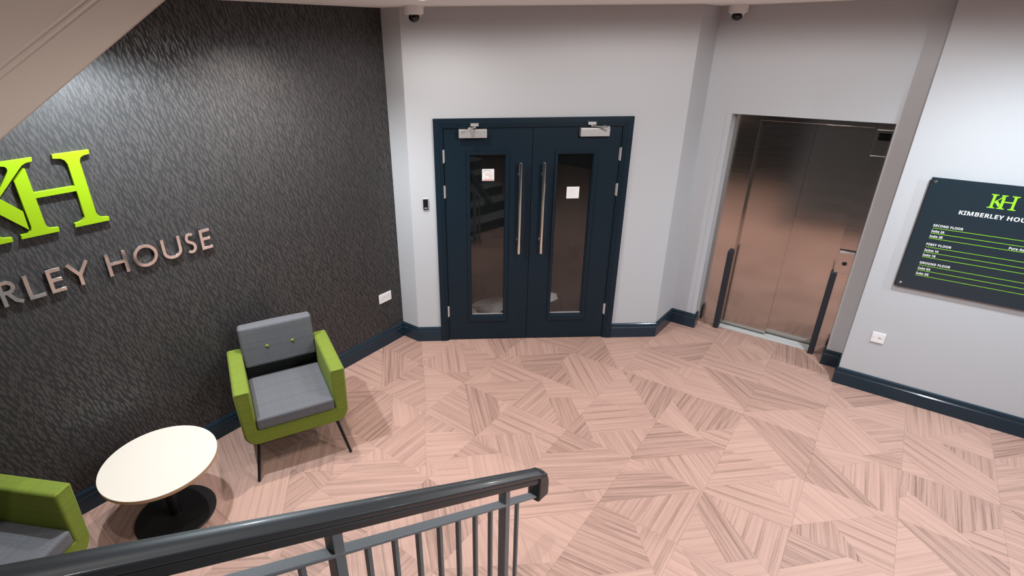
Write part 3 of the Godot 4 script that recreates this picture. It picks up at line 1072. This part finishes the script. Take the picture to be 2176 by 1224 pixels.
# [name words, place on the ceiling, energy, colour, cone half angle]
func make_lights() -> void:
	var cool := Color(0.91, 0.965, 1.0)
	var warm := Color(1.0, 0.985, 0.975)
	var rn := RIGHT_X.cross(Vector3.UP)
	var by_sign := RIGHT_A + RIGHT_X * 0.52 + rn * 1.0
	var slope := atan(0.683)
	var spots := [
		["round recessed downlight in the ceiling by the left door post", Vector3(-0.23, CEIL, -3.79), 0.9, warm, 84.0, 0.7],
		["round recessed downlight in the ceiling above the far armchair", Vector3(-1.04, CEIL, -3.40), 3.0, warm, 68.0, 0.8],
		["round recessed downlight in the sloping soffit above the round table", Vector3(-1.64, 2.768, -2.62), 4.2, cool, 80.0, 0.4],
		["round recessed downlight in the ceiling in front of the directory board", Vector3(by_sign.x, CEIL, by_sign.z), 4.8, cool, 75.0, 1.0],
		["round recessed downlight in the middle of the lobby ceiling", Vector3(1.25, CEIL, -2.45), 2.9, warm, 89.0, 0.15],
		["round recessed downlight in the ceiling right of the stair foot", Vector3(2.35, CEIL, -0.95), 3.4, cool, 89.0, 0.15],
		["round recessed downlight in the ceiling near the lobby's side wall", Vector3(4.4, CEIL, -1.6), 3.4, cool, 85.0, 0.3],
		["round downlight in the high stairwell ceiling above the stairs", on_dark(-2.9, 5.4, 2.75), 5.0, warm, 55.0, 1.0],
	]
	for s in spots:
		var tilt := Basis()
		if s[1].y < CEIL - 0.05:
			tilt = Basis(DARK_X.cross(Vector3.UP), slope)
		var d := thing("downlight", s[0], "ceiling light", Transform3D(tilt, s[1]), "recessed downlights")
		part("bezel", lathe([Vector2(0.036, -0.002), Vector2(0.045, -0.006), Vector2(0.048, -0.003), Vector2(0.048, 0.0)], 32), M.white, d)
		part("lens", lathe([Vector2(0.0, -0.0015), Vector2(0.036, -0.0015)], 32), M.lens, d)
		var l := SpotLight3D.new()
		l.name = "lamp"
		l.spot_angle = s[4]
		l.spot_angle_attenuation = s[5]
		l.spot_range = 14.0
		l.spot_attenuation = 2.0
		l.light_energy = s[2]
		l.light_color = s[3]
		l.light_size = 0.035
		l.shadow_enabled = true
		d.add_child(l)
		l.transform = Transform3D(tilt.inverse() * Basis(Vector3.RIGHT, -PI / 2), Vector3(0, -0.012, 0))


# ---------------------------------------------------------------- seating

func make_chair(label: String) -> Node3D:
	var c := thing("armchair", label, "armchair", Transform3D(), "lime green and grey armchairs")
	var h := 0.3505
	var ta := 0.099
	var ha := 0.68
	var hb := 0.254
	var inner := 0.372
	var pr := []
	pr.append_array(arc(Vector2(-h + 0.02, ha - 0.02), 0.02, 0.02, 90, 180, 5))
	pr.append_array(arc(Vector2(-h + 0.095, hb + 0.095), 0.085, 0.095, 180, 270, 10))
	pr.append_array(arc(Vector2(h - 0.095, hb + 0.095), 0.085, 0.095, 270, 360, 10))
	pr.append_array(arc(Vector2(h - 0.02, ha - 0.02), 0.02, 0.02, 0, 90, 5))
	pr.append_array(arc(Vector2(h - ta + 0.02, ha - 0.02), 0.02, 0.02, 90, 180, 5))
	pr.append_array([Vector2(h - ta, inner), Vector2(-h + ta, inner)])
	pr.append_array(arc(Vector2(-h + ta - 0.02, ha - 0.02), 0.02, 0.02, 0, 90, 5))
	part("shell", extrude(PackedVector2Array(pr), -0.602, 0.0, 0.016), M.green_cloth, c)
	for s in [-1, 1]:
		var seam := (rod(Vector3(s * (h - 0.014), ha - 0.008, -0.004), Vector3(s * (h - ta + 0.014), ha - 0.008, -0.004), 0.0026, 0.0026, 6))
		part("arm_seam", seam, M.green_cloth, c)
	part("seat_cushion", rbox(Vector3(-h + ta + 0.001, inner, -0.53), Vector3(h - ta - 0.001, 0.458, 0.004), 0.016, 3, Vector3(0, 0.012, 0.006)), M.grey_cloth, c)
	part("back_panel", rbox(Vector3(-h + ta, inner, -0.60), Vector3(h - ta, 0.575, -0.565), 0.008, 2), M.black_matt, c)
	var tilt := Transform3D(Basis(Vector3.RIGHT, deg_to_rad(-3.0)), Vector3(0, 0.549, -0.502))
	var back := part("back_cushion", rbox(Vector3(-0.251, 0, -0.092), Vector3(0.251, 0.314, 0), 0.022, 4, Vector3(0, 0.006, 0.016)), M.grey_cloth, c)
	back.transform = tilt
	var pp := Geo.new()
	var loop := [Vector3(-0.236, 0.012, -0.003), Vector3(-0.241, 0.018, -0.003), Vector3(-0.241, 0.296, -0.003), Vector3(-0.235, 0.302, -0.003), Vector3(0.235, 0.302, -0.003), Vector3(0.241, 0.296, -0.003), Vector3(0.241, 0.018, -0.003), Vector3(0.236, 0.012, -0.003)]
	for i in loop.size():
		pp.add(rod(loop[i], loop[(i + 1) % loop.size()], 0.0028, 0.0028, 6))
	part("piping", pp, M.grey_cloth, back)
	for x in [-0.08, 0.094]:
		part("tuft_button", lathe(arc(Vector2.ZERO, 0.0135, 0.009, 0, 90, 6), 16, true).moved(Transform3D(Basis(Vector3.RIGHT, PI / 2), Vector3(x, 0.152, 0.012))), M.green_cloth, back)
		var cr := Geo.new()
		for e in [[-0.045, 0.004], [0.045, -0.003], [0.004, -0.04], [-0.003, 0.04]]:
			cr.add(rod(Vector3(x, 0.152, 0.0125), Vector3(x + e[0], 0.152 + e[1], 0.0095), 0.0022, 0.0004, 6))
		part("tuft_crease", cr, M.grey_cloth, back)
	for s in [-1, 1]:
		part("leg", rod(Vector3(s * 0.255, hb + 0.006, -0.09), Vector3(s * 0.311, 0.0, 0.044), 0.0125, 0.0095, 14), M.black, c)
		part("leg", rod(Vector3(s * 0.255, hb + 0.006, -0.47), Vector3(s * 0.305, 0.0, -0.575), 0.0125, 0.0095, 14), M.black, c)
	return c


func make_seating() -> void:
	var a := make_chair("lime green and grey armchair facing the stairs, beyond the round table")
	a.transform = Transform3D(Basis(Vector3.UP, 0.438), Vector3(-1.135, 0, -2.899))
	var b: Node3D = a.duplicate()
	b.name = "armchair_001"
	add_child(b)
	b.transform = Transform3D(Basis(Vector3.UP, 1.3819), Vector3(-2.0527, 0, -1.7186))
	tag(b, "lime green and grey armchair cut off by the left edge, beside round table", "armchair", "lime green and grey armchairs")
	var t := thing("coffee_table", "low round white table with birch edge on a black disc foot", "coffee table", Transform3D(Basis(), Vector3(-1.8264, 0, -2.4767)))
	part("table_top", lathe([Vector2(0, 0.4275), Vector2(0.312, 0.4275), Vector2(0.3155, 0.429), Vector2(0.3155, 0.4295), Vector2(0.3145, 0.431), Vector2(0, 0.431)], 72), M.table_top, t)
	part("table_edge", lathe([Vector2(0, 0.405), Vector2(0.311, 0.405), Vector2(0.3145, 0.408), Vector2(0.3155, 0.412), Vector2(0.3155, 0.4275), Vector2(0, 0.4275)], 72), M.ply, t)
	part("column", lathe([Vector2(0.040, 0.012), Vector2(0.034, 0.016), Vector2(0.034, 0.392), Vector2(0.11, 0.398), Vector2(0.11, 0.405)], 32), M.black, t)
	part("foot_disc", lathe([Vector2(0.2285, 0.0), Vector2(0.229, 0.006), Vector2(0.225, 0.0115), Vector2(0.0, 0.0135)], 64), M.black_matt, t)


# ---------------------------------------------------------------- letters on the papered wall

func poly(flat: Array) -> PackedVector2Array:
	var l := PackedVector2Array()
	for i in range(0, flat.size(), 2):
		l.append(Vector2(flat[i], flat[i + 1]))
	return l


# the two capitals of the emblem as outlines in wall metres
func emblem() -> Array:
	var hh := [
		poly([-2.375, 2.153, -2.378, 2.132, -2.345, 2.127, -2.329, 2.116, -2.321, 2.095, -2.321, 1.809, -2.330, 1.794, -2.350, 1.786, -2.376, 1.783, -2.379, 1.761, -2.211, 1.759, -2.208, 1.781, -2.238, 1.786, -2.256, 1.797, -2.263, 1.817, -2.263, 2.100, -2.257, 2.117, -2.242, 2.127, -2.210, 2.132, -2.207, 2.154]),
		poly([-2.564, 2.051, -2.509, 2.108, -2.503, 2.103, -2.502, 1.815, -2.497, 1.796, -2.482, 1.786, -2.450, 1.782, -2.453, 1.759, -2.619, 1.761, -2.616, 1.783, -2.586, 1.786, -2.570, 1.794, -2.563, 1.812]),
		poly([-2.504, 1.981, -2.320, 1.980, -2.320, 1.951, -2.504, 1.951])]
	var kk := [
		# stem with its serifs
		poly([-2.815, 2.153, -2.818, 2.132, -2.785, 2.127, -2.772, 2.116, -2.766, 2.095, -2.766, 1.812, -2.772, 1.796, -2.786, 1.786, -2.820, 1.782, -2.822, 1.759, -2.654, 1.759, -2.652, 1.781, -2.684, 1.786, -2.700, 1.797, -2.706, 1.815, -2.706, 2.100, -2.700, 2.117, -2.688, 2.127, -2.657, 2.132, -2.655, 2.153]),
		# thin arm rising to its serif
		poly([-2.707, 1.930, -2.624, 2.034, -2.575, 2.103, -2.573, 2.116, -2.580, 2.126, -2.597, 2.130, -2.595, 2.151, -2.460, 2.153, -2.465, 2.133, -2.492, 2.130, -2.512, 2.120, -2.639, 1.987, -2.707, 1.905]),
		# broad leg running down to the H
		poly([-2.664, 2.000, -2.632, 1.968, -2.572, 1.898, -2.575, 1.800, -2.664, 1.902, -2.700, 1.950])]
	return [kk, hh]


func glyph(ch: String, x0: float, x1: float) -> Geo:
	var y0 := 1.4345
	var y1 := 1.571
	var w := 0.0205
	var q := w * 0.5
	var m := (y0 + y1) * 0.5
	var l := []
	match ch:
		"H":
			l = [[Vector2(x0 + q, y0), Vector2(x0 + q, y1)], [Vector2(x1 - q, y0), Vector2(x1 - q, y1)], [Vector2(x0 + q, m + 0.004), Vector2(x1 - q, m + 0.004)]]
		"O":
			for k in 2:
				l.append(arc(Vector2((x0 + x1) * 0.5, m), (x1 - x0) * 0.5 - q + 0.001, (y1 - y0) * 0.5 - q + 0.002, 86 + 180 * k, 274 + 180 * k, 24))
		"U":
			var u := [Vector2(x0 + q, y1)]
			u.append_array(arc(Vector2((x0 + x1) * 0.5, y0 + 0.052), (x1 - x0) * 0.5 - q, 0.052 - q, 180, 360, 18))
			u.append(Vector2(x1 - q, y1))
			l = [u]
		"S":
			var cx := (x0 + x1) * 0.5
			var rx := (x1 - x0) * 0.5 - q
			var s := arc(Vector2(cx + 0.002, y1 - 0.036), rx - 0.002, 0.036 - q, 40, 250, 16)
			s.append_array(arc(Vector2(cx - 0.002, y0 + 0.040), rx, 0.040 - q, 70, -140, 16))
			l = [s]
		"E":
			l = [[Vector2(x0 + q, y0), Vector2(x0 + q, y1)], [Vector2(x0, y0 + q), Vector2(x1, y0 + q)], [Vector2(x0, m + 0.003), Vector2(x1 - 0.006, m + 0.003)], [Vector2(x0, y1 - q), Vector2(x1 - 0.002, y1 - q)]]
		"Y":
			var c := Vector2((x0 + x1) * 0.5, m - 0.006)
			l = [[Vector2(c.x, y0), c], [Vector2(x0 + q, y1), c + Vector2(0.003, -0.006)], [Vector2(x1 - q, y1), c + Vector2(-0.003, -0.006)]]
		"L":
			l = [[Vector2(x0 + q, y0), Vector2(x0 + q, y1)], [Vector2(x0, y0 + q), Vector2(x1, y0 + q)]]
		"I":
			l = [[Vector2(x0 + q, y0), Vector2(x0 + q, y1)]]
		"K":
			l = [[Vector2(x0 + q, y0), Vector2(x0 + q, y1)], [Vector2(x0 + q, m - 0.004), Vector2(x1 - q - 0.004, y1)], [Vector2(x0 + 0.03, m + 0.006), Vector2(x1 - q, y0)]]
		"M":
			var cx := (x0 + x1) * 0.5
			l = [[Vector2(x0 + q, y0), Vector2(x0 + q, y1)], [Vector2(x1 - q, y0), Vector2(x1 - q, y1)], [Vector2(x0 + q, y1 - 0.004), Vector2(cx, y0 + 0.03), Vector2(x1 - q, y1 - 0.004)]]
		"R", "B":
			l = [[Vector2(x0 + q, y0), Vector2(x0 + q, y1)]]
			var b := [Vector2(x0 + q, y1 - q)]
			b.append_array(arc(Vector2(x0 + 0.036, y1 - 0.037), 0.037 - q, 0.037 - q, 90, -90, 12))
			b.append(Vector2(x0 + q, y1 - 0.074 + q))
			l.append(b)
			if ch == "R":
				l.append([Vector2(x0 + 0.034, y1 - 0.068), Vector2(x0 + 0.058, y0 + 0.022), Vector2(x1, y0 + 0.006)])
			else:
				b = [Vector2(x0 + q, m + 0.004)]
				b.append_array(arc(Vector2(x0 + 0.040, y0 + 0.040), 0.042 - q, 0.040 - q, 90, -90, 12))
				b.append(Vector2(x0 + q, y0 + q))
				l.append(b)
	var g := Geo.new()
	var lift := 0.0
	for s in l:
		g.add(extrude(stroke(s, w), 0.008, 0.024 + lift, 0.0018))
		lift += 0.00025
	var pin := Vector2(x0 + q, y0 + 0.02)
	match ch:
		"O": pin = Vector2(x0 + q, m)
		"S": pin = Vector2((x0 + x1) * 0.5, m)
		"U": pin = Vector2(x0 + q, y1 - 0.03)
		"Y": pin = Vector2((x0 + x1) * 0.5, y0 + 0.02)
	g.add(rod(Vector3(pin.x, pin.y, 0.0), Vector3(pin.x, pin.y, 0.01), 0.003, 0.003, 6))
	return g


func make_lettering() -> void:
	var at := xf(DARK_X, DARK_A)
	var em := emblem()
	var say := ["large lime green serif letter K of the wall emblem, cut by the left edge", "large lime green serif letter H of the wall emblem above the word HOUSE"]
	for k in 2:
		var g := Geo.new()
		for p in em[k]:
			g.add(extrude(p, 0.004, 0.028 + 0.0002 * em[k].find(p), 0.0012))
		whole("emblem_letter", g, M.lime, say[k], "letter", at, "lime green emblem letters on the papered wall")
	var word := [
		["K", -3.24, -3.145, "chrome letter K starting the wall name, out of view at left"], ["I", -3.122, -3.1015, "chrome letter I second in the wall name"], ["M", -3.078, -2.958, "chrome letter M third in the wall name"], ["B", -2.935, -2.862, "chrome letter B fourth in the wall name"], ["E", -2.888 + 0.0, -2.815, "chrome letter E just before the letter R"],
		["R", -2.788, -2.703, "chrome letter R on the papered wall, cut by the left edge"], ["L", -2.678, -2.602, "chrome letter L between the letters R and E"], ["E", -2.578, -2.507, "chrome letter E between the letters L and Y"], ["Y", -2.487, -2.371, "chrome letter Y under the green letter H"],
		["H", -2.292, -2.182, "chrome letter H starting the word HOUSE"], ["O", -2.150, -2.012, "chrome round letter O in the word HOUSE"], ["U", -1.984, -1.866, "chrome letter U in the middle of the word HOUSE"], ["S", -1.842, -1.772, "chrome letter S in the word HOUSE"], ["E", -1.745, -1.672, "chrome letter E ending the word HOUSE"]]
	for w in word:
		var sh := 0.0
		if w[1] < -2.80:
			sh = -0.085 if w[1] < -2.9 else 0.0
		whole("sign_letter", glyph(w[0], w[1] + sh, w[2] + sh), M.chrome, w[3], "letter", at, "chrome letters on the papered wall")


# ---------------------------------------------------------------- directory board

func words(text: String, x: float, y: float, cap: float, width: float, z: float, m: Material, parent: Node) -> MeshInstance3D:
	var f := SystemFont.new()
	f.font_names = PackedStringArray(["Droid Sans"])
	f.font_weight = 700
	var t := TextMesh.new()
	t.text = text
	t.font = f
	t.font_size = 64
	t.pixel_size = cap / (64.0 * 0.714)
	t.depth = 0.0006
	t.horizontal_alignment = HORIZONTAL_ALIGNMENT_LEFT
	t.vertical_alignment = VERTICAL_ALIGNMENT_BOTTOM
	var o := part("lettering", t, m, parent)
	var bb := t.get_aabb()
	var k := width / bb.size.x if width > 0 else 1.0
	var low := bb.position.y
	for ch in ["g", "p", "y", "Q"]:
		if text.contains(ch):
			low = bb.position.y + bb.size.y - cap * 1.02
	if text.contains("Suite"):
		low = bb.position.y
	o.transform = Transform3D(Basis.from_scale(Vector3(k, 1, 1)), Vector3(x - bb.position.x * k, y - low, z))
	return o


func make_directory() -> void:
	var at := xf(RIGHT_X, RIGHT_A)
	var b := thing("directory_board", "dark slate glass directory board with green emblem and white suite names", "sign", at)
	part("panel", rbox(Vector3(0.167, 0.957, 0.022), Vector3(0.985, 1.779, 0.028), 0.0015, 1), M.board, b)
	part("back_panel", rbox(Vector3(0.163, 0.962, 0.012), Vector3(0.98, 1.760, 0.0215), 0.001, 1), M.black, b)
	for p in [[0.193, 1.750], [0.196, 0.990], [0.958, 1.750], [0.958, 0.990]]:
		var g := rod(Vector3(p[0], p[1], 0.0), Vector3(p[0], p[1], 0.034), 0.0095, 0.0095, 18)
		part("standoff", g, M.steel, b)
	var em := emblem()
	for k in 2:
		var g := Geo.new()
		for p in em[k]:
			var q := PackedVector2Array()
			for v in p:
				q.append(Vector2(remap(v.x, -2.822, -2.207, 0.4955, 0.6380), remap(v.y, 1.759, 2.154, 1.6175, 1.7105)))
			g.add(extrude(q, 0.0281, 0.0289 + 0.00004 * em[k].find(p), 0.0))
		part("emblem", g, M.lime_print, b)
	var z := 0.0285
	words("KIMBERLEY", 0.371, 1.549, 0.0275, 0.228, z, M.print_white, b)
	words("HOUSE", 0.6165, 1.549, 0.0275, 0.143, z, M.print_white, b)
	var blocks := [["SECOND FLOOR", 0.162, 1.441, [1.430, 1.392, 1.354], ["Suite 2A", "Suite 2B"]], ["FIRST FLOOR", 0.138, 1.301, [1.289, 1.249, 1.212], ["Suites 1A", "Suite 1B"]], ["GROUND FLOOR", 0.172, 1.159, [1.148, 1.109, 1.069], ["Suite GA", "Suite GB"]]]
	for k in blocks:
		words(k[0], 0.2635, k[2], 0.0165, k[1], z, M.print_white, b)
		for y in k[3]:
			part("rule_line", box(Vector3(0.2645, y - 0.0014, 0.0281), Vector3(0.87, y + 0.0014, 0.0288)), M.lime_print, b)
		for j in 2:
			words(k[4][j], 0.2645, k[3][j + 1] + 0.0075, 0.0165, 0.079 if k[4][j].length() > 8 else 0.0715, z, M.print_white, b)
	words("Pure Ad", 0.684, 1.3605, 0.0165, 0.075, z, M.print_white, b)


# ---------------------------------------------------------------- small fittings

func make_fittings() -> void:
	# double socket on the papered wall
	var s := thing("double_socket", "white double power socket low on the papered wall", "power socket", xf(DARK_X, on_dark(-0.211, 0.495)))
	part("plate", rbox(Vector3(-0.0745, -0.0445, 0.0), Vector3(0.0745, 0.0445, 0.0095), 0.003, 2), M.white, s)
	for x in [-0.04, 0.04]:
		var g := Geo.new()
		g.add(rbox(Vector3(x - 0.0022, 0.004, 0.008), Vector3(x + 0.0022, 0.0135, 0.01), 0.0003, 1))
		g.add(rbox(Vector3(x - 0.0145, -0.018, 0.008), Vector3(x - 0.0075, -0.0135, 0.01), 0.0003, 1))
		g.add(rbox(Vector3(x + 0.0075, -0.018, 0.008), Vector3(x + 0.0145, -0.0135, 0.01), 0.0003, 1))
		part("pin_holes", g, M.hole, s)
		var sx: float = x * 0.42
		part("switch", rbox(Vector3(sx - 0.006, 0.006, 0.009), Vector3(sx + 0.006, 0.027, 0.0125), 0.001, 1), M.off_white, s)
		part("screw", rod(Vector3(x * 1.62, 0.0, 0.009), Vector3(x * 1.62, 0.0, 0.0102), 0.0028, 0.0028, 10), M.steel, s)
	# data outlet on the right wall
	var d := thing("data_outlet", "single white outlet plate low on the right wall under the board", "wall outlet", xf(RIGHT_X, RIGHT_A + RIGHT_X * 0.184 + Vector3.UP * 0.4935))
	part("plate", rbox(Vector3(-0.0437, -0.0437, 0.0), Vector3(0.0437, 0.0437, 0.0105), 0.004, 2), M.white, d)
	part("data_port", rbox(Vector3(0.0, -0.006, 0.0095), Vector3(0.02, 0.012, 0.0112), 0.0008, 1), M.off_white, d)
	for x in [0.005, 0.0135]:
		part("port_slot", rbox(Vector3(x - 0.003, -0.003, 0.0105), Vector3(x + 0.003, 0.008, 0.0116), 0.0004, 1), M.paper_grey, d)
	for x in [-0.031, 0.031]:
		part("screw", rod(Vector3(x, 0.0, 0.010), Vector3(x, 0.0, 0.0113), 0.003, 0.003, 10), M.paper_grey, d)
	# card reader by the doors
	var r := thing("card_reader", "small black card reader with silver rim left of the door frame", "card reader", Transform3D(Basis(), Vector3(-0.3265, 1.371, CORNER_C.z)))
	part("housing", rbox(Vector3(-0.0225, -0.055, 0.0), Vector3(0.0225, 0.055, 0.014), 0.006, 3), M.silver, r)
	part("reader_face", rbox(Vector3(-0.021, -0.044, 0.006), Vector3(0.021, 0.050, 0.022), 0.005, 3), M.black, r)
	part("status_bar", rbox(Vector3(-0.011, -0.031, 0.0205), Vector3(0.013, -0.026, 0.0226), 0.0006, 1), M.print_white, r)
	# dome cameras under the ceiling
	var cams := [["white dome security camera on the ceiling left of the double doors", Vector3(-0.335, CEIL, -4.405), Vector3(0.1, -0.55, 0.83)], ["white dome security camera on the ceiling in front of the lift wall", Vector3(2.200, CEIL, -4.690), Vector3(-0.35, -0.75, 0.55)]]
	for c in cams:
		var k := thing("dome_camera", c[0], "security camera", Transform3D(Basis(), c[1]), "ceiling dome cameras")
		part("base", lathe([Vector2(0.0, -0.062), Vector2(0.050, -0.062), Vector2(0.066, -0.058), Vector2(0.0715, -0.050), Vector2(0.0735, -0.004), Vector2(0.0735, 0.0)], 36), M.white, k)
		part("turret", lathe(arc(Vector2.ZERO, 0.050, 0.050, -90, 90, 16), 32, true).moved(Transform3D(Basis(), Vector3(0, -0.062, 0))), M.white, k)
		var look: Vector3 = c[2].normalized()
		var dome := lathe(arc(Vector2.ZERO, 0.0475, 0.0475, -20, 90, 14), 32, true)
		var ax := look.cross(Vector3.UP).normalized()
		var eye := part("camera_window", dome.moved(Transform3D(Basis(ax, look, ax.cross(look)), Vector3(0, -0.062, 0) + look * 0.0045)), M.black_glass, k)
		part("camera_lens", lathe([Vector2(0.013, 0.0), Vector2(0.014, 0.003), Vector2(0.010, 0.0035), Vector2(0.0, 0.002)], 20).moved(Transform3D(Basis(ax, look, ax.cross(look)), Vector3(0, -0.062, 0) + look * 0.0505)), M.black, eye)
	# notices stuck on the door glass
	var gz := CORNER_C.z - 0.0248
	var n := thing("paper_notice", "small square notice with red print and a red foot on the left door glass", "notice", Transform3D(Basis(), Vector3(0.220, 1.615, gz)), "notices on the door glass")
	part("sheet", box(Vector3(-0.052, -0.051, 0), Vector3(0.052, 0.051, 0.0006)), M.paper, n)
	var marks := Geo.new()
	var reds := Geo.new()
	rng.seed = 77
	for j in 6:
		var x := -0.042
		while x < 0.034:
			var w := rng.randf_range(0.006, 0.016)
			var y := 0.034 - j * 0.0125
			if rng.randf() < 0.72 and not (j == 4 and x < 0.0):
				box(Vector3(x, y, 0.0006), Vector3(x + w, y + (0.0035 if j else 0.006), 0.0009), reds if (j > 1 and x > -0.01) else marks)
			x += w + 0.004
	part("print", marks, M.paper_grey, n).set_meta("kind", "stuff")
	box(Vector3(-0.045, -0.046, 0.0006), Vector3(0.045, -0.040, 0.0009), reds)
	part("red_print", reds, M.paper_red, n).set_meta("kind", "stuff")
	var n2 := thing("paper_notice", "small plain square white notice on the right door glass", "notice", Transform3D(Basis(), Vector3(0.9625, 1.449, gz)), "notices on the door glass")
	part("sheet", box(Vector3(-0.055, -0.052, 0), Vector3(0.055, 0.052, 0.0006)), M.paper, n2)
	marks = Geo.new()
	for j in 5:
		box(Vector3(-0.04, 0.028 - j * 0.014, 0.0006), Vector3(rng.randf_range(0.0, 0.04), 0.0305 - j * 0.014, 0.0008), marks)
	part("print", marks, M.off_white, n2).set_meta("kind", "stuff")
